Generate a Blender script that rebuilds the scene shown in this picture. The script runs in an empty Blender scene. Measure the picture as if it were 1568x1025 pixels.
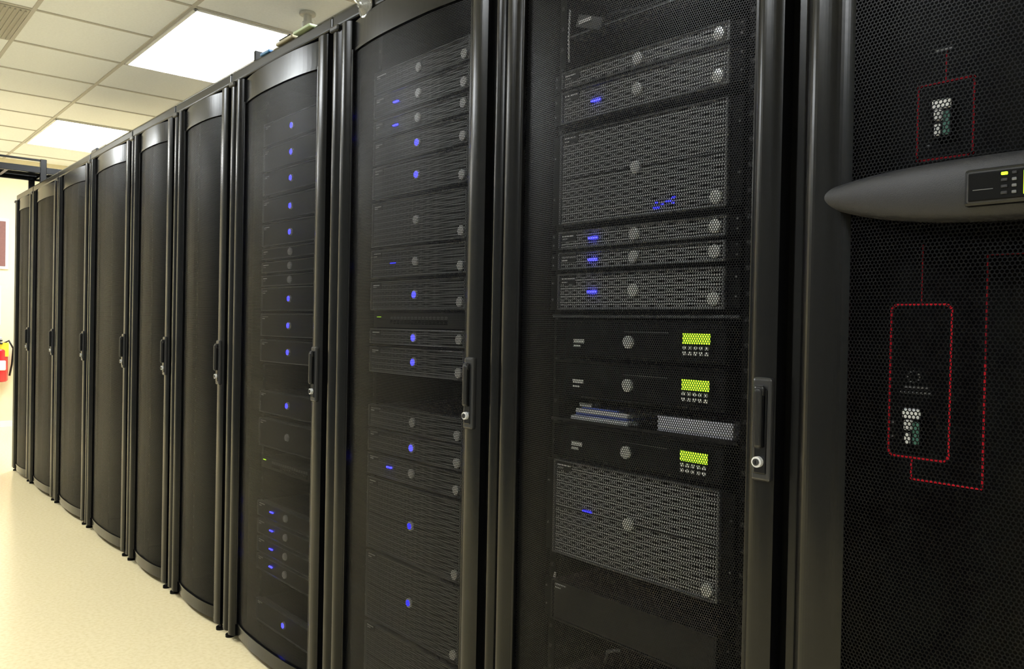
import bpy, bmesh, math, random
from mathutils import Vector, Matrix
random.seed(4)
sc = bpy.context.scene
sc.view_settings.view_transform = 'Standard'
sc.view_settings.look = 'None'
sc.view_settings.exposure = 0.0

# ------------------------------------------------------------------ materials
def new_mat(name):
    m = bpy.data.materials.new(name); m.use_nodes = True
    nt = m.node_tree; nt.nodes.clear()
    out = nt.nodes.new('ShaderNodeOutputMaterial')
    return m, nt, out

def principled(nt, col, rough, metal=0.0, spec=0.5, coat=0.0):
    b = nt.nodes.new('ShaderNodeBsdfPrincipled')
    b.inputs['Base Color'].default_value = (*col, 1)
    b.inputs['Roughness'].default_value = rough
    b.inputs['Metallic'].default_value = metal
    b.inputs['Specular IOR Level'].default_value = spec
    b.inputs['Coat Weight'].default_value = coat
    return b

def mat_basic(name, col, rough=0.5, metal=0.0, spec=0.5, noise=0.0, nscale=200, bump=0.0, coat=0.0):
    m, nt, out = new_mat(name)
    b = principled(nt, col, rough, metal, spec, coat)
    tc = nt.nodes.new('ShaderNodeTexCoord')
    n = nt.nodes.new('ShaderNodeTexNoise'); n.inputs['Scale'].default_value = nscale
    n.inputs['Detail'].default_value = 3
    nt.links.new(tc.outputs['Object'], n.inputs['Vector'])
    if noise > 0:
        mx = nt.nodes.new('ShaderNodeMix'); mx.data_type = 'RGBA'
        mx.inputs[6].default_value = (*[c*(1-noise) for c in col], 1)
        mx.inputs[7].default_value = (*[min(1, c*(1+noise)) for c in col], 1)
        nt.links.new(n.outputs['Fac'], mx.inputs[0])
        nt.links.new(mx.outputs[2], b.inputs['Base Color'])
    if bump > 0:
        bp = nt.nodes.new('ShaderNodeBump'); bp.inputs['Strength'].default_value = bump
        bp.inputs['Distance'].default_value = 0.001
        nt.links.new(n.outputs['Fac'], bp.inputs['Height'])
        nt.links.new(bp.outputs['Normal'], b.inputs['Normal'])
    nt.links.new(b.outputs[0], out.inputs[0])
    return m

def mat_emit(name, col, strength):
    m, nt, out = new_mat(name)
    e = nt.nodes.new('ShaderNodeEmission')
    e.inputs[0].default_value = (*col, 1); e.inputs[1].default_value = strength
    nt.links.new(e.outputs[0], out.inputs[0])
    return m

def vmath(nt, op, a, b=None):
    n = nt.nodes.new('ShaderNodeVectorMath'); n.operation = op
    if hasattr(a, 'links'): nt.links.new(a, n.inputs[0])
    else: n.inputs[0].default_value = a
    if b is not None:
        if hasattr(b, 'links'): nt.links.new(b, n.inputs[1])
        else: n.inputs[1].default_value = b
    return n

def hole_fac(nt, vec_socket, pitch, r):
    """1 inside a hole of a triangular lattice, vec in metres"""
    s3 = math.sqrt(3)
    q = vmath(nt, 'MULTIPLY', vec_socket, (1/pitch, 1/(pitch*s3), 0)).outputs[0]
    def cell(off):
        a = vmath(nt, 'ADD', q, off).outputs[0]
        f = vmath(nt, 'FRACTION', a).outputs[0]
        g = vmath(nt, 'SUBTRACT', f, (0.5, 0.5, 0)).outputs[0]
        h = vmath(nt, 'MULTIPLY', g, (1, s3, 0)).outputs[0]
        return vmath(nt, 'LENGTH', h).outputs['Value']
    a = cell((100, 100, 0)); b = cell((100.5, 100.5, 0))
    mn = nt.nodes.new('ShaderNodeMath'); mn.operation = 'MINIMUM'
    nt.links.new(a, mn.inputs[0]); nt.links.new(b, mn.inputs[1])
    lt = nt.nodes.new('ShaderNodeMath'); lt.operation = 'LESS_THAN'
    nt.links.new(mn.outputs[0], lt.inputs[0]); lt.inputs[1].default_value = r/pitch
    return lt.outputs[0]

def mat_perf(name, col, pitch, r, rough=0.4, spec=0.5):
    m, nt, out = new_mat(name)
    b = principled(nt, col, rough, 0.0, spec)
    tc = nt.nodes.new('ShaderNodeTexCoord')
    f = hole_fac(nt, tc.outputs['UV'], pitch, r)
    t = nt.nodes.new('ShaderNodeBsdfTransparent')
    mx = nt.nodes.new('ShaderNodeMixShader')
    nt.links.new(f, mx.inputs[0]); nt.links.new(b.outputs[0], mx.inputs[1]); nt.links.new(t.outputs[0], mx.inputs[2])
    nt.links.new(mx.outputs[0], out.inputs[0])
    return m

def mat_bezel(name, col, pitch, half):
    """square-hole pressed grille: light lattice, black square holes"""
    m, nt, out = new_mat(name)
    b = principled(nt, col, 0.32, 0.0, 0.7)
    tc = nt.nodes.new('ShaderNodeTexCoord')
    q = vmath(nt, 'MULTIPLY', tc.outputs['Object'], (1/pitch, 0, 1/pitch)).outputs[0]
    f = vmath(nt, 'FRACTION', vmath(nt, 'ADD', q, (100, 0, 100)).outputs[0]).outputs[0]
    g = vmath(nt, 'ABSOLUTE', vmath(nt, 'SUBTRACT', f, (0.5, 0, 0.5)).outputs[0]).outputs[0]
    sep = nt.nodes.new('ShaderNodeSeparateXYZ'); nt.links.new(g, sep.inputs[0])
    mxx = nt.nodes.new('ShaderNodeMath'); mxx.operation = 'MAXIMUM'
    nt.links.new(sep.outputs[0], mxx.inputs[0]); nt.links.new(sep.outputs[2], mxx.inputs[1])
    lt = nt.nodes.new('ShaderNodeMath'); lt.operation = 'LESS_THAN'
    nt.links.new(mxx.outputs[0], lt.inputs[0]); lt.inputs[1].default_value = half
    mx = nt.nodes.new('ShaderNodeMix'); mx.data_type = 'RGBA'
    mx.inputs[6].default_value = (*col, 1); mx.inputs[7].default_value = (0.002, 0.002, 0.002, 1)
    nt.links.new(lt.outputs[0], mx.inputs[0]); nt.links.new(mx.outputs[2], b.inputs['Base Color'])
    m2 = nt.nodes.new('ShaderNodeMath'); m2.operation = 'MULTIPLY_ADD'
    nt.links.new(lt.outputs[0], m2.inputs[0]); m2.inputs[1].default_value = -0.7; m2.inputs[2].default_value = 0.7
    nt.links.new(m2.outputs[0], b.inputs['Specular IOR Level'])
    nt.links.new(b.outputs[0], out.inputs[0])
    return m

M = {}
M['frame'] = mat_basic('black_powder_coat', (0.0030, 0.0030, 0.0031), 0.24, 0, 0.27, noise=0.15, nscale=60, bump=0.08)
M['frame_dark'] = mat_basic('cabinet_inner_black', (0.0015, 0.0015, 0.0015), 0.6, 0, 0.1)
M['perf'] = mat_perf('perforated_door_sheet', (0.0034, 0.0034, 0.0036), 0.0046, 0.00202, 0.40, 0.17)
M['perf_ups'] = mat_perf('perforated_fine_sheet', (0.0024, 0.0024, 0.0028), 0.0056, 0.00230, 0.40, 0.12)
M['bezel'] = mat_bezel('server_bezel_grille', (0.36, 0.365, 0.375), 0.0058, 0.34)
M['bezel_dim'] = mat_bezel('server_bezel_grille_shaded', (0.16, 0.163, 0.168), 0.0058, 0.34)  # same grille, its dimness behind the slanted door mesh put into the colour
M['rim'] = mat_basic('server_bezel_rim', (0.10, 0.102, 0.105), 0.28, 0, 0.7)
M['chassis'] = mat_basic('server_chassis', (0.008, 0.008, 0.009), 0.5, 0.1)
M['silver'] = mat_basic('brushed_silver', (0.88, 0.88, 0.88), 0.32, 0.4, noise=0.5, nscale=420)
M['label'] = mat_basic('label_print', (0.7, 0.7, 0.7), 0.6)
M['blue'] = mat_emit('blue_led', (0.018, 0.018, 1.0), 24)
M['bluedim'] = mat_emit('blue_led_and_reflection_dim', (0.03, 0.03, 1.0), 4.0)  # dim LEDs, and the blue reflection painted on the big server
M['green'] = mat_emit('green_display', (0.42, 0.85, 0.03), 2.4)
M['greenled'] = mat_emit('green_led', (0.5, 1.0, 0.03), 3)
M['handle'] = mat_basic('handle_plastic', (0.006, 0.006, 0.006), 0.28, 0, 0.45)
M['handle_plate'] = mat_basic('handle_plate', (0.026, 0.026, 0.026), 0.25, 0.2, 0.5)
M['red'] = mat_basic('red_print', (0.40, 0.005, 0.016), 0.6, 0, 0.15)
M['red_dim'] = mat_basic('red_print_faint', (0.17, 0.004, 0.010), 0.6, 0, 0.1)
M['white'] = mat_basic('white_plastic', (0.85, 0.85, 0.85), 0.5)
M['leaf'] = mat_basic('grey_textured_plastic', (0.017, 0.017, 0.0195), 0.46, 0, 0.3, noise=0.2, nscale=900, bump=0.4)
M['blackgloss'] = mat_basic('black_gloss', (0.003, 0.003, 0.0035), 0.2, 0, 0.35)
M['pcb'] = mat_basic('green_circuit', (0.05, 0.16, 0.12), 0.5)

# ------------------------------------------------------------------ mesh helpers
class MB:
    def __init__(self): self.bm = bmesh.new(); self.mats = []
    def mi(self, k):
        if k not in self.mats: self.mats.append(k)
        return self.mats.index(k)
    def _merge(self, tb, mat, smooth=False):
        i = self.mi(mat)
        for f in tb.faces: f.material_index = i; f.smooth = smooth
        me = bpy.data.meshes.new('t'); tb.to_mesh(me); tb.free()
        self.bm.from_mesh(me); bpy.data.meshes.remove(me)
    def box(self, x, y, z, mat, bev=0.0, seg=2, rot=None):
        tb = bmesh.new(); bmesh.ops.create_cube(tb, size=1)
        c = Vector(((x[0]+x[1])/2, (y[0]+y[1])/2, (z[0]+z[1])/2))
        s = (x[1]-x[0], y[1]-y[0], z[1]-z[0])
        bmesh.ops.scale(tb, vec=s, verts=tb.verts)
        if bev > 0:
            bmesh.ops.bevel(tb, geom=list(tb.edges), offset=min(bev, min(abs(v) for v in s)*0.49), segments=seg, affect='EDGES', profile=0.5)
        if rot is not None: bmesh.ops.transform(tb, matrix=rot, verts=tb.verts)
        bmesh.ops.translate(tb, vec=c, verts=tb.verts)
        self._merge(tb, mat, False)
    def cyl(self, c, r, depth, axis, mat, seg=24, r2=None, bev=0.0):
        tb = bmesh.new()
        bmesh.ops.create_cone(tb, cap_ends=True, segments=seg, radius1=r, radius2=r if r2 is None else r2, depth=depth)
        if bev > 0:
            ed = [e for e in tb.edges if abs(e.verts[0].co.z-e.verts[1].co.z) < 1e-6]
            bmesh.ops.bevel(tb, geom=ed, offset=bev, segments=3, affect='EDGES', profile=0.5)
        if axis == 'Y': bmesh.ops.rotate(tb, cent=(0, 0, 0), matrix=Matrix.Rotation(math.pi/2, 3, 'X'), verts=tb.verts)
        if axis == 'X': bmesh.ops.rotate(tb, cent=(0, 0, 0), matrix=Matrix.Rotation(math.pi/2, 3, 'Y'), verts=tb.verts)
        bmesh.ops.translate(tb, vec=c, verts=tb.verts)
        self._merge(tb, mat, bev > 0)
    def prism(self, pts, z0, z1, mat, smooth=True):
        tb = bmesh.new()
        a = [tb.verts.new((p[0], p[1], z0)) for p in pts]
        b = [tb.verts.new((p[0], p[1], z1)) for p in pts]
        n = len(pts)
        for i in range(n):
            tb.faces.new((a[i], a[(i+1) % n], b[(i+1) % n], b[i]))
        tb.faces.new(a[::-1]); tb.faces.new(b)
        bmesh.ops.recalc_face_normals(tb, faces=tb.faces)
        self._merge(tb, mat, False)
    def tube(self, pts, r, mat, seg=8):
        tb = bmesh.new(); rings = []
        pts = [Vector(p) for p in pts]
        for i, p in enumerate(pts):
            d = (pts[min(i+1, len(pts)-1)]-pts[max(i-1, 0)]).normalized()
            u = d.orthogonal().normalized() if i == 0 else (rings_u - d*rings_u.dot(d)).normalized()
            rings_u = u; v = d.cross(u)
            rings.append([tb.verts.new(p+r*(math.cos(2*math.pi*k/seg)*u+math.sin(2*math.pi*k/seg)*v)) for k in range(seg)])
        for i in range(len(rings)-1):
            for k in range(seg):
                tb.faces.new((rings[i][k], rings[i][(k+1) % seg], rings[i+1][(k+1) % seg], rings[i+1][k]))
        tb.faces.new(rings[0][::-1]); tb.faces.new(rings[-1])
        bmesh.ops.recalc_face_normals(tb, faces=tb.faces)
        self._merge(tb, mat, True)
    def obj(self, name, loc=(0, 0, 0), parent=None):
        me = bpy.data.meshes.new(name); self.bm.to_mesh(me); self.bm.free()
        for k in self.mats: me.materials.append(M[k])
        ob = bpy.data.objects.new(name, me); sc.collection.objects.link(ob)
        if parent:
            ob.parent = parent
        ob.location = loc
        return ob

def empty(name, loc):
    e = bpy.data.objects.new(name, None); e.empty_display_size = 0.1
    e.location = loc; sc.collection.objects.link(e); return e

def sheet(name, xs, ys, z0, z1, mat, parent, layers=(0.0, 0.0008, 0.0016)):
    """curved perforated sheet (skins through the thickness of the metal) with metre UVs"""
    verts, faces, uvs = [], [], []
    for off in layers:
        base = len(verts); u = 0; us = []
        for i, (x, y) in enumerate(zip(xs, ys)):
            if i: u += math.hypot(x-xs[i-1], y-ys[i-1])
            us.append(u)
            verts += [(x, y+off, z0), (x, y+off, z1)]
        for i in range(len(xs)-1):
            a = base+2*i
            faces.append((a, a+2, a+3, a+1))
            uvs.append([(us[i], z0), (us[i+1], z0), (us[i+1], z1), (us[i], z1)])
    me = bpy.data.meshes.new(name); me.from_pydata(verts, [], faces)
    uv = me.uv_layers.new(name='UVMap')
    for p, q in zip(me.polygons, uvs):
        p.use_smooth = True
        for li, c in zip(p.loop_indices, q): uv.data[li].uv = c
    me.materials.append(M[mat])
    ob = bpy.data.objects.new(name, me); sc.collection.objects.link(ob); ob.parent = parent
    return ob

def bull(x0, x1, yb, yf, bulge, n=18):
    pts = [(x1, yb), (x0, yb)]
    for i in range(n+1):
        t = -math.cos(math.pi*i/n)
        pts.append((x0+(x1-x0)*(t+1)/2, yf-bulge*(1-abs(t)**2.5)))
    return pts

def solidarc(xs, ys, th):
    return [(x, y) for x, y in zip(xs, ys)] + [(x, y+th) for x, y in reversed(list(zip(xs, ys)))]

# ------------------------------------------------------------------ racks
ZT = 1.985
RY = 0.026
def make_rack(s0, s1, li=0.124, lo=0.072, ro=0.016):
    W = s1-s0; cx = -(s0+s1)/2; h = W/2
    root = empty('server_rack', (cx, RY, 0))
    b = MB()
    for sx in (-1, 1):
        xa, xb = sorted((sx*(h-0.001), sx*(h-0.018)))
        b.box((xa, xb), (0.0, 1.05), (0.03, 2.0), 'frame', 0.003)
        xa, xb = sorted((sx*(h-0.018), sx*(h-0.06)))
        b.box((xa, xb), (0.012, 0.05), (0.05, 1.99), 'frame_dark', 0.003)
        xa, xb = sorted((sx*0.226, sx*0.246))
        b.box((xa, xb), (0.064, 0.80), (0.06, 1.97), 'frame_dark', 0.001)
        for k in range(42):
            zc = 0.09+k*0.0445
            b.box((sx*0.236-0.004, sx*0.236+0.004), (0.0625, 0.066), (zc-0.004, zc+0.004), 'chassis')
    b.box((-h+0.001, h-0.001), (-0.016, 1.05), (1.992, 2.036), 'frame', 0.010, 4)
    b.box((-h+0.001, h-0.001), (0.0, 1.05), (0.022, 0.055), 'frame', 0.004)
    b.box((-h+0.01, h-0.01), (1.035, 1.05), (0.05, 2.0), 'frame_dark')
    for sx in (-1, 1):
        for yy in (-0.006, 0.98):
            b.cyl((sx*(h-0.045), yy, 0.005), 0.016, 0.010, 'Z', 'frame_dark', 16)
            b.cyl((sx*(h-0.045), yy, 0.02), 0.007, 0.035, 'Z', 'chassis', 10)
    b.obj('cabinet', parent=root)
    d = MB()
    zb = 0.028
    xR, xr2 = h-ro, h-0.076
    xl2, xL = -h+li, -h+lo
    d.prism(bull(xr2, xR, 0.008, -0.020, 0.007), zb, ZT, 'frame')
    d.prism(bull(xL, xl2, 0.008, -0.020, 0.012), zb, ZT, 'frame')
    d.prism(bull(-h+0.014, xL-0.006, 0.008, -0.016, 0.012), zb, ZT+0.002, 'frame')
    d.box((-h+0.02, xL+0.02), (-0.010, 0.006), (zb+0.01, ZT-0.01), 'frame_dark')
    d.box((-h+0.016, xL-0.008), (-0.034, 0.004), (ZT-0.012, ZT+0.006), 'handle', 0.005)
    N = 24
    xs = [xl2-0.002+(xr2-xl2+0.004)*i/N for i in range(N+1)]
    ys = [-0.008-0.022*(1-abs(-1+2*i/N)**2.6) for i in range(N+1)]
    ys2 = [y-0.003 for y in ys]
    d.prism(solidarc(xs, ys2, 0.018), 1.905, ZT-0.002, 'frame')
    d.prism(solidarc(xs, ys2, 0.018), zb, 0.070, 'frame')
    d.prism(solidarc(xs, [y-0.0055 for y in ys], 0.004), 1.899, 1.907, 'frame')
    d.prism(solidarc(xs, [y-0.0055 for y in ys], 0.004), 0.068, 0.075, 'frame')
    d.box((xr2-0.006, xr2+0.004), (-0.020, 0.004), (0.070, 1.905), 'frame', 0.002)
    d.box((xl2-0.004, xl2+0.006), (-0.020, 0.004), (0.070, 1.905), 'frame', 0.002)
    d.obj('door_frame', parent=root)
    sheet('door_mesh', xs, ys, 0.065, 1.91, 'perf', root)
    g = MB(); hx = h-0.047
    g.box((hx-0.017, hx+0.017), (-0.034, -0.020), (0.903, 1.066), 'handle_plate', 0.005, 3)
    g.box((hx-0.011, hx+0.011), (-0.0360, -0.032), (0.915, 1.048), 'blackgloss', 0.002)
    g.box((hx-0.0075, hx+0.0075), (-0.047, -0.034), (0.955, 1.050), 'handle', 0.006, 4)
    g.box((hx-0.009, hx+0.009), (-0.044, -0.034), (1.036, 1.054), 'handle', 0.005, 3)
    g.cyl((hx-0.001, -0.038, 0.934), 0.0085, 0.010, 'Y', 'silver', 24)
    g.cyl((hx-0.001, -0.0435, 0.934), 0.0055, 0.003, 'Y', 'handle_plate', 20)
    g.box((hx-0.002, hx), (-0.0455, -0.044), (0.931, 0.937), 'blackgloss')
    g.obj('door_handle', parent=root)
    return root, cx

bounds = [0.662, 1.412, 2.162, 2.912, 3.51, 4.11, 4.875, 5.635, 6.385, 6.98]
racks = [make_rack(bounds[i], bounds[i+1], **(dict(li=0.100, lo=0.052, ro=0.030) if i == 0 else {})) for i in range(9)]
def into(i, x, y, z):
    r, cx = racks[i]; return (x-cx, y-RY, z)

# ------------------------------------------------------------------ servers
SY = 0.086
def server(ri, cx, z0, z1, led=None, lock=True, badge=True, litlock=None, seam=False, labels=True, bez='bezel', w=0.222, rim='rim', blue_reflection=False):
    H = z1-z0; b = MB()
    b.box((-w+0.007, w-0.007), (0.016, 0.66), (0.001, H-0.001), 'chassis')
    b.box((-w+0.004, w-0.004), (-0.006, 0.018), (0.003, H-0.003), bez)
    b.box((-w, w), (-0.011, 0.016), (H-0.0045, H-0.001), rim, 0.0015)
    b.box((-w, w), (-0.011, 0.016), (0.001, 0.0045), rim, 0.0015)
    b.box((-w, -w+0.005), (-0.011, 0.016), (0.001, H-0.001), rim, 0.0015)
    b.box((w-0.005, w), (-0.011, 0.016), (0.001, H-0.001), rim, 0.0015)
    for sx in (-1, 1):
        xa, xb = sorted((sx*w, sx*0.238))
        b.box((xa, xb), (-0.003, 0.0), (0.003, H-0.003), 'frame_dark')
        b.cyl((sx*0.231, -0.004, H*0.3), 0.0022, 0.003, 'Y', 'rim', 10)
        b.cyl((sx*0.231, -0.004, H*0.75), 0.0022, 0.003, 'Y', 'rim', 10)
    if seam: b.box((-w+0.006, w-0.006), (-0.0075, 0), (H*0.5-0.001, H*0.5+0.001), 'frame_dark')
    if blue_reflection:  # blue reflection on the grille, painted as small emissive bars
        for dx, dz, l in ((0.045, 0.012, .014), (0.064, 0.018, .006), (0.075, 0.022, .012), (0.090, 0.018, .004), (0.088, 0.028, .008), (0.05, 0.022, .004)):
            b.box((dx, dx+l), (-0.0085, -0.005), (dz, dz+0.003), 'bluedim')
    zc = H*0.5
    if lock:
        r = min(0.0125, H*0.36)
        b.cyl((0, -0.008, zc), r, 0.008, 'Y', 'silver', 24, bev=0.0015)
        b.cyl((0, -0.0125, zc), r*(0.66 if litlock else .78), 0.002, 'Y', litlock or 'silver', 20)
    if badge:
        r = min(0.0125, H*0.32)
        b.cyl((w-0.024, -0.008, max(r+0.006, 0.02) if H > 0.06 else zc), r, 0.008, 'Y', 'silver', 24, bev=0.0015)
    if led:
        lz = zc if H < 0.12 else H*0.52
        b.box((-0.124, -0.100), (-0.010, -0.005), (lz-0.0022, lz+0.0022), led, 0.001)
    if labels:
        if bez.startswith('bezel'):
            b.box((-w+0.006, -w+0.050), (-0.0068, -0.005), (H-0.022, H-0.006), 'chassis')
        x = -w+0.010
        for k in range(4):
            l = random.uniform(0.004, 0.011)
            b.box((x, x+l), (-0.0080, -0.005), (H-0.013, H-0.0100), 'label'); x += l+0.002
        b.box((-w+0.010, -w+0.026), (-0.0080, -0.005), (H-0.019, H-0.0165), 'label')
    return b.obj('rack_server', into(ri, cx, SY, z0), racks[ri][0])

def appliance(ri, cx, z0, z1):
    H = z1-z0; b = MB(); w = 0.215
    b.box((-0.208, 0.208), (0.01, 0.55), (0.001, H-0.001), 'chassis')
    b.box((-w, w), (-0.008, 0.012), (0.002, H-0.002), 'blackgloss', 0.003)
    b.box((-w, w), (-0.010, 0.0), (H-0.004, H-0.001), 'frame_dark', 0.001)
    b.cyl((-0.008, -0.010, H*0.45), 0.0125, 0.008, 'Y', 'silver', 24, bev=0.0015)
    b.box((0.120, 0.190), (-0.011, -0.006), (0.014, 0.060), 'frame_dark', 0.002)
    for k in range(5):
        x = 0.124+k*0.0122
        b.box((x, x+0.0112), (-0.0125, -0.009), (0.0365, 0.0555), 'green', 0.0006)
        b.box((x+0.001, x+0.0085), (-0.0135, -0.009), (0.026, 0.0325), 'white', 0.001)
        b.box((x+0.001, x+0.0085), (-0.0135, -0.009), (0.016, 0.0225), 'white', 0.001)
    b.box((-0.16, -0.13), (-0.009, -0.006), (0.030, 0.038), 'label')
    b.box((-0.16, -0.14), (-0.009, -0.006), (0.022, 0.026), 'label')
    b.box((-0.02, 0.09), (-0.0085, -0.006), (H*0.7, H*0.7+0.001), 'rim')
    return b.obj('network_appliance', into(ri, cx, SY, z0), racks[ri][0])

c0 = -1.050
for (a, z, kw) in [
    (1.683, 1.644, dict()), (1.640, 1.569, dict(led='blue')),
    (1.550, 1.355, dict(seam=True, blue_reflection=True)), (1.343, 1.303, dict(led='blue')), (1.298, 1.259, dict(led='blue')),
    (1.252, 1.174, dict(led='blue')), (0.857, 0.655, dict(led='bluedim', seam=True)), (0.600, 0.512, dict(badge=False, lock=False, bez='chassis', rim='chassis')),
    (0.40, 0.312, dict(badge=False, lock=False, bez='chassis', rim='chassis'))]:
    server(0, c0, z, a, w=0.211, **kw)
for a, z in [(1.155, 1.076), (1.070, 0.992), (0.937, 0.862)]:
    appliance(0, c0, z, a)
b = MB()
b.box((-0.20, 0.20), (0.0, 0.04), (0.0, 0.004), 'rim', 0.001)
b.box((-0.175, -0.10), (-0.006, 0.0), (0.004, 0.03), 'rim', 0.002, 2, Matrix.Rotation(0.35, 4, 'Y'))
b.box((-0.165, -0.13), (-0.009, -0.006), (0.018, 0.026), 'white', 0.001)
b.tube([(-0.20, 0.0, 0.06), (-0.198, -0.004, 0.0), (-0.2, 0.0, -0.05)], 0.0022, 'label')
b.tube([(-0.15, 0.01, 0.004), (-0.08, 0.0, 0.020), (0.0, 0.01, 0.012), (0.08, 0.03, 0.03)], 0.004, 'chassis')
b.obj('cable_arm', into(0, c0, SY, 1.755), racks[0][0])
b = MB()
b.box((-0.235, 0.235), (0.0, 0.03), (0.0, 0.005), 'rim', 0.001)
b.obj('blanking_bracket', into(0, c0, SY, 1.160), racks[0][0])
b = MB()
b.tube([(0.205, 0, 0), (0.206, -0.004, 0.05), (0.204, 0, 0.10)], 0.0025, 'label')
b.tube([(-0.21, 0, 0.12), (-0.212, -0.004, 0.14), (-0.21, 0, 0.17)], 0.0025, 'label')
b.tube([(-0.06, 0.0, 0.02), (-0.05, -0.004, 0.05), (-0.02, 0, 0.06)], 0.004, 'rim')
b.obj('loose_cables', into(0, c0, SY, 0.44), racks[0][0])

c1 = -1.807
for (a, z, kw) in [
    (1.850, 1.787, {}), (1.783, 1.718, dict(led='blue')), (1.712, 1.660, dict(led='blue')),
    (1.655, 1.585, dict(litlock='blue')), (1.580, 1.490, dict(litlock='blue')), (1.480, 1.352, {}),
    (1.346, 1.266, dict(led='bluedim')), (1.258, 1.176, dict(litlock='blue')), (1.125, 1.080, dict(litlock='blue')),
    (1.075, 1.000, dict(litlock='blue')), (0.910, 0.845, {}), (0.842, 0.777, dict(litlock='blue')),
    (0.773, 0.710, dict(led='blue')), (0.703, 0.500, dict(litlock='bluedim', seam=True)), (0.493, 0.300, dict(litlock='bluedim', seam=True)),
    (0.290, 0.10, dict(litlock='bluedim', seam=True))]:
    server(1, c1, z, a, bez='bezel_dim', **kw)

c2 = -2.555
for zc, hh, kw in [(1.795, .08, 'b'), (1.707, .08, 'b'), (1.62, .08, 'b'), (1.527, .08, 'b'), (1.44, .08, 'b'), (1.374, .04, 'n'), (1.327, .04, 'n'),
                   (1.280, .04, 'n'), (1.216, .08, 'b'), (1.126, .08, 'b'), (1.036, .08, 'b'), (0.856, .08, 'b'), (0.749, .10, 'n'),
                   (0.477, .056, 'l'), (0.413, .056, 'l'), (0.349, .056, 'l'), (0.288, .056, 'l'), (0.117, .08, 'b')]:
    k = dict(litlock='blue') if kw == 'b' else (dict(led='blue') if kw == 'l' else {})
    server(2, c2, zc-hh/2, zc+hh/2, bez='chassis', **k)

def switch(ri, cx, z0):
    b = MB()
    b.box((-0.22, 0.22), (0, 0.3), (0, 0.042), 'chassis', 0.002)
    for i in range(16):
        b.box((-0.13+i*0.017, -0.118+i*0.017), (-0.002, 0.002), (0.010, 0.021), 'blackgloss')
        b.box((-0.13+i*0.017, -0.118+i*0.017), (-0.001, 0.002), (0.024, 0.032), 'rim')
    b.box((-0.20, -0.18), (-0.002, 0), (0.029, 0.031), 'greenled')
    return b.obj('network_switch', into(ri, cx, SY, z0), racks[ri][0])
switch(1, c1, 1.128); switch(2, c2, 0.62)

b = MB()
b.box((-0.235, 0.235), (0.0, 0.5), (0.0, 0.003), 'frame_dark'); b.box((-0.235, 0.235), (-0.003, 0.0), (-0.002, 0.004), 'chassis')
b.obj('rack_shelf', into(0, c0, SY+0.005, 0.940), racks[0][0])
M['carton'] = mat_basic('carton_lavender', (0.60, 0.60, 0.70), 0.6, noise=0.1, nscale=40)
M['cartonblue'] = mat_basic('carton_blue', (0.10, 0.16, 0.65), 0.6)
b = MB(); b.box((-0.085, 0.085), (0, 0.16), (0, 0.030), 'carton', 0.002); b.box((-0.08, 0.08), (-0.001, 0.02), (0.008, 0.010), 'white')
b.obj('white_carton', into(0, c0+0.135, SY+0.012, 0.9435), racks[0][0])
b = MB(); b.box((-0.08, 0.08), (0, 0.12), (0, 0.008), 'white', 0.001)
b.box((-0.075, 0.07), (0.01, 0.12), (0.008, 0.014), 'cartonblue', 0.001)
b.box((-0.07, 0.075), (0.005, 0.11), (0.014, 0.024), 'white', 0.001); b.box((-0.05, 0.05), (0.003, 0.06), (0.024, 0.028), 'cartonblue', 0.001)
b.box((-0.055, -0.02), (0.0, 0.03), (0.028, 0.036), 'label', 0.001)
b.obj('document_stack', into(0, c0-0.105, SY+0.012, 0.9435), racks[0][0])

# ------------------------------------------------------------------ UPS cabinet
U0, U1 = 0.045, 0.645
ucx = -(U0+U1)/2; uh = (U1-U0)/2
root = empty('ups_cabinet', (ucx, 0, 0))
b = MB()
b.box((-uh, -uh+0.02), (0, 1.05), (0.03, 2.0), 'frame', 0.003); b.box((uh-0.02, uh), (0, 1.05), (0.03, 2.0), 'frame', 0.003)
b.box((-uh, uh), (0, 1.05), (2.0, 2.036), 'frame', 0.006); b.box((-uh, uh), (0, 1.05), (0.022, 0.055), 'frame', 0.004)
b.box((-uh+0.02, uh-0.02), (0.045, 0.06), (0.055, 2.0), 'frame_dark')
b.box((-uh+0.02, uh-0.02), (1.03, 1.05), (0.055, 2.0), 'frame_dark')
for sx in (-1, 1):
    for yy in (0.06, 0.98): b.cyl((sx*(uh-0.07), yy, 0.011), 0.022, 0.022, 'Z', 'frame_dark', 16)
b.obj('cabinet', parent=root)
b = MB()
b.prism(bull(-uh+0.004, -uh+0.078, 0.0, -0.014, 0.018, 24), 0.04, 1.985, 'frame')
b.prism(bull(uh-0.078, uh-0.004, 0.0, -0.014, 0.018, 24), 0.04, 1.985, 'frame')
N = 20; xa, xb = -uh+0.076, uh-0.076
xs = [xa+(xb-xa)*i/N for i in range(N+1)]; ys = [-0.014-0.018*(1-(-1+2*i/N)**2) for i in range(N+1)]
b.prism(solidarc(xs, [y-0.004 for y in ys], 0.018), 1.91, 1.983, 'frame')
b.prism(solidarc(xs, [y-0.004 for y in ys], 0.018), 0.04, 0.09, 'frame')
b.obj('door_frame', parent=root)
sheet('door_mesh', xs, ys, 0.085, 1.915, 'perf_ups', root, (0.0, 0.0012))

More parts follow.
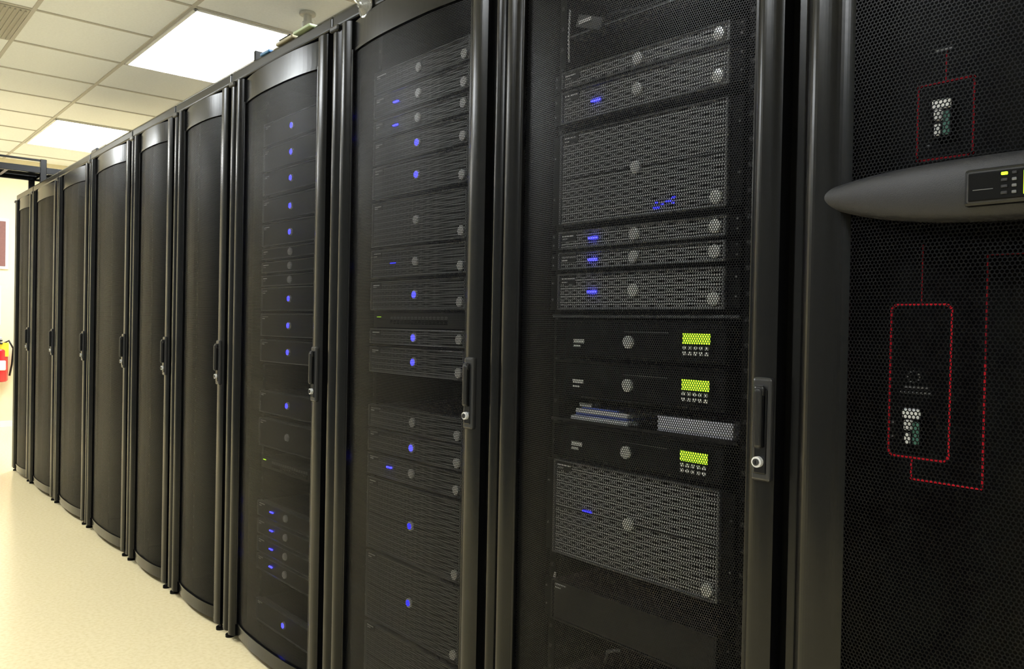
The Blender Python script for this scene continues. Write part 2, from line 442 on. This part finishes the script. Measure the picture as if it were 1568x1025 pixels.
b = MB(); X = lambda s: -s-ucx; YP = 0.045
def hl(s0, s1, z, t=0.0026, m='red'): b.box((X(s0), X(s1)), (YP-0.001, YP), (z-t/2, z+t/2), m)
def vl(s, z0, z1, t=0.0026, m='red'): b.box((X(s)-t/2, X(s)+t/2), (YP-0.001, YP), (z0, z1), m)
def rrect(s0, s1, z0, z1, r=0.010, m='red'):
    hl(s0-r, s1+r, z0, m=m); hl(s0-r, s1+r, z1, m=m); vl(s0, z0+r, z1-r, m=m); vl(s1, z0+r, z1-r, m=m)
    for (sc_, zc_, a0) in ((s0-r, z0+r, 180), (s1+r, z0+r, 270), (s1+r, z1-r, 0), (s0-r, z1-r, 90)):
        for k in range(5):
            a = math.radians(a0+9+18*k)
            px, pz = X(sc_)+r*math.cos(a), zc_+r*math.sin(a)
            b.box((px-0.0017, px+0.0017), (YP-0.001, YP), (pz-0.0017, pz+0.0017), m)
rrect(0.533, 0.451, 0.964, 1.180); rrect(0.503, 0.430, 1.382, 1.487, m='red_dim', r=0.004)
vl(0.4915, 1.180, 1.264, 0.0018, 'red_dim'); vl(0.4665, 1.487, 1.529, 0.0016, 'red_dim'); vl(0.500, 0.934, 0.964)
hl(0.500, 0.408, 0.934); vl(0.408, 0.934, 1.10); vl(0.408, 1.10, 1.245, 0.0022, 'red_dim'); hl(0.408, 0.20, 1.245, 0.0014, 'red_dim')
hl(0.22, 0.12, 0.93); vl(0.22, 0.93, 1.18); rrect(0.27, 0.19, 1.40, 1.49, m='red_dim')
b.obj('circuit_diagram', parent=root)
b = MB()
for (s, z) in ((0.4665, 1.435), (0.4965, 1.008)):
    x = X(s)
    b.box((x-0.013, x+0.013), (YP-0.012, YP), (z-0.027, z+0.027), 'blackgloss', 0.002)
    b.box((x-0.012, x+0.012), (YP-0.016, YP), (z+0.012, z+0.025), 'white', 0.002)
    b.box((x-0.008, x+0.002), (YP-0.020, YP), (z-0.004, z+0.010), 'label', 0.002)
    b.box((x+0.002, x+0.011), (YP-0.014, YP), (z-0.024, z+0.008), 'pcb', 0.001)
    b.box((x-0.009, x-0.001), (YP-0.014, YP), (z-0.024, z-0.008), 'label', 0.001)
for k, (s, z, l) in enumerate(((0.512, 1.062, .03), (0.518, 1.054, .04), (0.53, 1.01, .004), (0.53, 0.99, .006), (0.48, 1.53, .02), (.49, 1.40, .006))):
    x = X(s)
    n = max(1, int(l/0.005))
    for i in range(n): b.box((x+i*0.0055, x+i*0.0055+0.0038), (YP-0.001, YP), (z, z+0.0030), 'rim')
for k in range(12):
    a = 2*math.pi*k/12; b.box((X(.50)+.008*math.cos(a)-.001, X(.50)+.008*math.cos(a)+.001), (YP-.001, YP), (1.078+.008*math.sin(a)-.001, 1.078+.008*math.sin(a)+.001), 'rim')
b.obj('breaker_switches', parent=root)

b = MB(); tb = bmesh.new(); NT, NV = 48, 14
LS0, LS1 = 0.621, 0.069; grid = []
for i in range(NT+1):
    a_ = math.pi*i/NT
    t = -math.cos(a_)
    s = LS0+(LS1-LS0)*(t+1)/2
    tt = min(1, abs(t))
    hh = 0.0385*(max(0.0, 1-tt**2.2))**0.62+0.0006
    cz = 1.3185+0.016*tt**2
    yo = -0.024-0.052*(1-tt**2)
    row = []
    for j in range(NV+1):
        v = -math.pi/2+math.pi*j/NV
        sv, cv = math.sin(v), math.cos(v)
        yy = yo+0.026*(1-max(cv, 0.0)**0.55)*min(1, hh/0.02)
        row.append(tb.verts.new((X(s), yy, cz+hh*sv)))
    row.append(tb.verts.new((X(s), min(-0.012, yo+0.05), cz+hh)))
    row.insert(0, tb.verts.new((X(s), min(-0.012, yo+0.05), cz-hh)))
    grid.append(row)
for i in range(NT):
    for j in range(len(grid[0])-1):
        tb.faces.new((grid[i][j], grid[i+1][j], grid[i+1][j+1], grid[i][j+1]))
    tb.faces.new((grid[i][-1], grid[i+1][-1], grid[i+1][0], grid[i][0]))
tb.faces.new(grid[0]); tb.faces.new(grid[-1][::-1])
bmesh.ops.recalc_face_normals(tb, faces=tb.faces)
b._merge(tb, 'leaf', True)
yf = -0.080
b.box((X(0.394), X(0.284)), (yf, -0.05), (1.293, 1.338), 'blackgloss', 0.004)
b.box((X(0.391), X(0.287)), (yf-0.001, -0.06), (1.296, 1.335), 'leaf', 0.003)
b.box((X(0.389), X(0.289)), (yf-0.0016, -0.06), (1.298, 1.333), 'frame_dark', 0.002)
for k in range(4):
    b.box((X(0.3525), X(0.3455)), (yf-0.003, yf), (1.3265-k*0.0075, 1.330-k*0.0075), 'greenled' if k == 0 else 'leaf', 0.0008)
    b.box((X(0.341), X(0.336)), (yf-0.003, yf), (1.3265-k*0.0075, 1.330-k*0.0075), 'rim' if k else 'leaf', 0.0008)
b.box((X(0.329), X(0.292)), (yf-0.003, yf), (1.302, 1.330), 'green', 0.001)
b.box((X(0.383), X(0.361)), (yf-0.0022, yf), (1.3115, 1.3123), 'rim')
b.obj('control_panel', parent=root)

# ------------------------------------------------------------------ room
CH = 2.758
XW, XE, YS, YN = -9.75, 2.6, -3.2, 2.6
def plane_obj(name, lo, hi, mat):
    b = MB(); b.box((lo[0], hi[0]), (lo[1], hi[1]), (lo[2], hi[2]), mat); return b.obj(name)
m, nt, out = new_mat('vinyl_floor'); bs = principled(nt, (0.8, 0.66, 0.4), 0.20, 0, 0.5)
tc = nt.nodes.new('ShaderNodeTexCoord'); n = nt.nodes.new('ShaderNodeTexNoise'); n.inputs['Scale'].default_value = 70; n.inputs['Detail'].default_value = 6
nt.links.new(tc.outputs['Object'], n.inputs[0]); cr = nt.nodes.new('ShaderNodeValToRGB')
cr.color_ramp.elements[0].position = 0.25; cr.color_ramp.elements[0].color = (0.80, 0.67, 0.38, 1)
cr.color_ramp.elements[1].position = 0.60; cr.color_ramp.elements[1].color = (0.89, 0.77, 0.48, 1)
nt.links.new(n.outputs['Fac'], cr.inputs[0]); nt.links.new(cr.outputs[0], bs.inputs['Base Color'])
nt.links.new(bs.outputs[0], out.inputs[0])
M['floor'] = m
M['wall'] = mat_basic('unseen_wall_darkened', (0.20, 0.205, 0.21), 0.7, noise=0.04, nscale=30, bump=0.1)  # unseen walls, tone darkened to cut flat reflections on the racks
M['wallw'] = mat_basic('painted_wall_warm', (0.84, 0.75, 0.54), 0.7, noise=0.04, nscale=30, bump=0.1)
M['tile'] = mat_basic('ceiling_tile', (0.88, 0.905, 0.91), 0.9, noise=0.06, nscale=70, bump=0.4)
M['tbar'] = mat_basic('tbar_paint', (0.50, 0.48, 0.42), 0.5)
M['lamp'] = mat_emit('fluorescent_diffuser', (0.94, 0.98, 1.0), 38)
M['lampframe'] = mat_basic('lamp_frame_white', (0.85, 0.85, 0.82), 0.5)
plane_obj('floor', (XW-.1, YS-.1, -0.1), (XE+.1, YN+.1, 0.0), 'floor')
plane_obj('wall_west', (XW-.1, YS-.1, 0), (XW, YN+.1, CH), 'wallw')
plane_obj('wall_east', (XE, YS-.1, 0), (XE+.1, YN+.1, CH), 'wall')
plane_obj('wall_south', (XW, YS-.1, 0), (XE, YS, CH), 'wall')
plane_obj('wall_north', (XW, YN, 0), (XE, YN+.1, CH), 'wallw')
plane_obj('ceiling', (XW-.1, YS-.1, CH), (XE+.1, YN+.1, CH+.1), 'tile')
plane_obj('baseboard_west', (XW, YS, 0), (XW+.012, YN, 0.06), 'lampframe')
PX, PY, GX, GY = 0.635, 0.605, -4.29, 0.345
b = MB()
for k in range(-9, 12):
    x = GX+k*PX
    if XW < x < XE: b.box((x-0.010, x+0.010), (YS, YN), (CH-0.005, CH), 'tbar')
for k in range(-7, 6):
    y = GY+k*PY
    if YS < y < YN: b.box((XW, XE), (y-0.010, y+0.010), (CH-0.006, CH), 'tbar')
b.obj('trim_ceiling_grid')
def lamp(kx, ky):
    x1 = GX+kx*PX; x0 = x1-2*PX; y0 = GY+ky*PY; y1 = y0+PY
    b = MB()
    b.box((x0+0.03, x1-0.03), (y0+0.03, y1-0.03), (CH-0.006, CH-0.001), 'lamp')
    for xx in (x0+0.012, x1-0.03): b.box((xx, xx+0.018), (y0+0.012, y1-0.012), (CH-0.012, CH-0.001), 'lampframe', 0.002)
    for yy in (y0+0.012, y1-0.03): b.box((x0+0.012, x1-0.012), (yy, yy+0.018), (CH-0.012, CH-0.001), 'lampframe', 0.002)
    b.obj('ceiling_light_panel')
for kx in (-5, 0, 5, 10):
    for ky in (0, -4):
        if GX+kx*PX-2*PX > XW and GX+kx*PX < XE: lamp(kx, ky)
b = MB(); x1 = GX-PX; x0 = x1-PX; y1 = GY-PY; y0 = y1-PY
M['vent'] = mat_basic('vent_grey', (0.42, 0.40, 0.34), 0.5)
b.box((x0+.014, x1-.014), (y0+.014, y1-.014), (CH-0.008, CH-0.003), 'vent')
for i in range(24):
    y = y0+0.03+i*(PY-0.06)/23
    b.box((x0+.03, x1-.03), (y-0.006, y+0.002), (CH-0.016, CH-0.007), 'vent')
b.obj('air_vent')
b = MB(); M['pipe'] = mat_basic('painted_pipe', (0.55, 0.55, 0.50), 0.4)
b.cyl((0, 0, -0.008), 0.042, 0.016, 'Z', 'pipe', 28, bev=0.004); b.cyl((0, 0, -0.20), 0.021, 0.40, 'Z', 'pipe', 24)
b.cyl((0, 0, -0.07), 0.028, 0.04, 'Z', 'pipe', 24, bev=0.003)
b.cyl((0, 0, -0.41), 0.014, 0.04, 'Z', 'silver', 16); b.cyl((0, 0, -0.435), 0.03, 0.004, 'Z', 'silver', 24)
b.obj('sprinkler_pipe', (-3.96, 0.82, CH))
m, nt, out = new_mat('clear_plastic'); p = principled(nt, (0.55, 0.55, 0.52), 0.12); p.inputs['Transmission Weight'].default_value = 0.8; p.inputs['IOR'].default_value = 1.4
nt.links.new(p.outputs[0], out.inputs[0]); M['clear'] = m
b = MB()
b.cyl((0, 0, 0.003), 0.032, 0.006, 'Z', 'clear', 32, bev=0.002); b.cyl((0, 0, 0.011), 0.027, 0.012, 'Z', 'clear', 32, r2=0.012)
b.cyl((0, 0, 0.020), 0.008, 0.010, 'Z', 'clear', 16)
b.tube([(0.0, 0, 0.024), (0.0, 0.004, 0.034), (0.0, 0.014, 0.042), (0.0, 0.028, 0.038), (0, 0.032, 0.030)], 0.0018, 'silver')
o = b.obj('suction_cup_hook', (-1.965, 0.0075, 2.004)); o.rotation_euler = (math.radians(90), 0, 0)
M['cblue'] = mat_basic('cable_blue', (0.04, 0.14, 0.30), 0.4)
M['ctan'] = mat_basic('tag_tan', (0.25, 0.22, 0.14), 0.3, 0.3)
M['cgreen'] = mat_basic('tag_pale_green', (0.30, 0.36, 0.22), 0.3, 0.2)
b = MB()
b.box((-0.25, -0.18), (-0.010, 0.04), (0.0, 0.010), 'cblue', 0.003)
b.box((-0.12, 0.0), (-0.014, 0.05), (0.0, 0.012), 'ctan', 0.004)
b.box((0.02, 0.13), (-0.02, 0.05), (0.0, 0.010), 'cgreen', 0.003)
b.box((-0.10, -0.02), (-0.012, 0.03), (0.012, 0.018), 'frame', 0.003)
b.tube([(-0.18, 0.03, 0.008), (-0.13, 0.05, 0.012), (-0.1, 0.1, 0.006), (0.0, 0.2, 0.006)], 0.004, 'cblue')
b.tube([(0.02, 0.02, 0.008), (0.06, 0.07, 0.008), (0.1, 0.14, 0.006), (0.0, 0.3, 0.006)], 0.004, 'frame')
b.box((-0.315, -0.300), (-0.004, 0.08), (0, 0.035), 'frame', 0.002)
b.obj('cable_tag_bundle', (-2.42, 0.02, 2.0362))
b = MB()
b.box((-0.16, -0.05), (0.0, 0.05), (0.0, 0.02), 'frame', 0.003); b.box((0.0, 0.12), (0.0, 0.05), (0.0, 0.012), 'ctan', 0.003)
b.tube([(0.1, 0.03, 0.01), (0.16, 0.06, 0.01), (0.2, 0.2, 0.008)], 0.005, 'frame')
b.obj('cable_tag_bundle', (-4.75, 0.02, 2.0362))

b = MB()
for x in (-6.55, -6.95):
    b.box((x-0.012, x+0.012), (-3.19, 1.0), (2.150, 2.195), 'frame', 0.003)
for i in range(17):
    y = -3.05+i*0.245; b.box((-6.95, -6.55), (y-0.012, y+0.012), (2.160, 2.180), 'frame', 0.003)
for x in (-6.55, -6.95):
    b.box((x-0.015, x+0.015), (0.08, 0.12), (2.0365, 2.25), 'frame', 0.003)
    b.box((x-0.03, x+0.03), (0.05, 0.15), (2.0365, 2.042), 'frame', 0.001)
    b.box((x-0.008, x+0.008), (-3.19, 0.12), (2.235, 2.248), 'frame', 0.002)
for i in range(6):
    b.tube([(-6.9+i*0.05, -3.18, 2.189), (-6.88+i*0.05, -1.0, 2.187), (-6.9+i*0.052, 0.9, 2.188)], 0.008, 'frame_dark')
b.obj('cable_ladder')

M['exred'] = mat_basic('extinguisher_red', (0.65, 0.02, 0.03), 0.25, 0, 0.6, coat=0.5)
M['yellow'] = mat_basic('tag_yellow', (0.85, 0.65, 0.05), 0.5)
M['maroon'] = mat_basic('board_maroon', (0.22, 0.10, 0.09), 0.7, noise=0.15, nscale=50)
e = MB()
e.cyl((0, 0, 0.17), 0.075, 0.34, 'Z', 'exred', 32, bev=0.025); e.cyl((0, 0, 0.355), 0.028, 0.05, 'Z', 'silver', 20)
e.box((-0.02, 0.10), (-0.012, 0.012), (0.385, 0.40), 'blackgloss', 0.004); e.box((-0.02, 0.09), (-0.012, 0.012), (0.415, 0.43), 'blackgloss', 0.004)
e.box((-0.03, 0.0), (-0.014, 0.014), (0.375, 0.43), 'silver', 0.004)
e.tube([(0, 0.02, 0.38), (0.0, 0.08, 0.42), (0.0, 0.12, 0.34), (0.0, 0.11, 0.18), (0.0, 0.09, 0.06)], 0.010, 'blackgloss')
e.box((0.03, 0.085), (-0.045, 0.045), (0.12, 0.22), 'white', 0.01); e.box((0.06, 0.064), (-0.06, 0.07), (0.26, 0.40), 'yellow', 0.001)
e.box((-0.0905, -0.07), (-0.03, 0.03), (0.1, 0.45), 'silver', 0.002)
e.obj('fire_extinguisher', (XW+0.091, 0.32, 0.47))
b = MB()
b.box((0, 0.02), (-0.45, 0.45), (0, 0.52), 'silver', 0.004); b.box((0.018, 0.024), (-0.42, 0.42), (0.03, 0.49), 'maroon')
for i, (y, z) in enumerate(((-0.25, 0.2), (0.0, 0.3), (0.2, 0.15))): b.box((0.024, 0.026), (y-0.1, y+0.1), (z-0.12, z+0.14), 'white')
b.obj('notice_board', (XW+0.001, -0.05, 1.62))
b = MB()
b.box((0, 0.003), (-0.14, 0.14), (0, 0.4), 'white', 0.001)
for i in range(9): b.box((0.003, 0.0036), (-0.1, 0.09), (0.06+i*0.035, 0.066+i*0.035), 'blackgloss')
b.obj('wall_notice_sheet', (XW+0.001, 0.2, 1.05))

# ------------------------------------------------------------------ world / camera
w = bpy.data.worlds.new('World'); sc.world = w; w.use_nodes = True
w.node_tree.nodes['Background'].inputs[0].default_value = (0.8, 0.8, 0.8, 1); w.node_tree.nodes['Background'].inputs[1].default_value = 0.3
th = math.radians(40.74); pitch = math.radians(0.57); roll = 0.020
F = Vector((-math.cos(th), math.sin(th), 0)); R = Vector((math.sin(th), math.cos(th), 0)); Z = Vector((0, 0, 1))
Fp = (F*math.cos(pitch)-Z*math.sin(pitch)).normalized(); Up = R.cross(Fp).normalized()
Up2 = (Up*math.cos(roll)-R*math.sin(roll)).normalized(); R2 = Fp.cross(Up2).normalized()
cam = bpy.data.cameras.new('camera'); co = bpy.data.objects.new('camera', cam); sc.collection.objects.link(co)
mw = Matrix((R2, Up2, -Fp)).transposed().to_4x4(); mw.translation = Vector((0, -1.136, 1.138))
co.matrix_world = mw
cam.sensor_width = 36; cam.lens = 1247/1568*36; cam.clip_start = 0.02
sc.camera = co
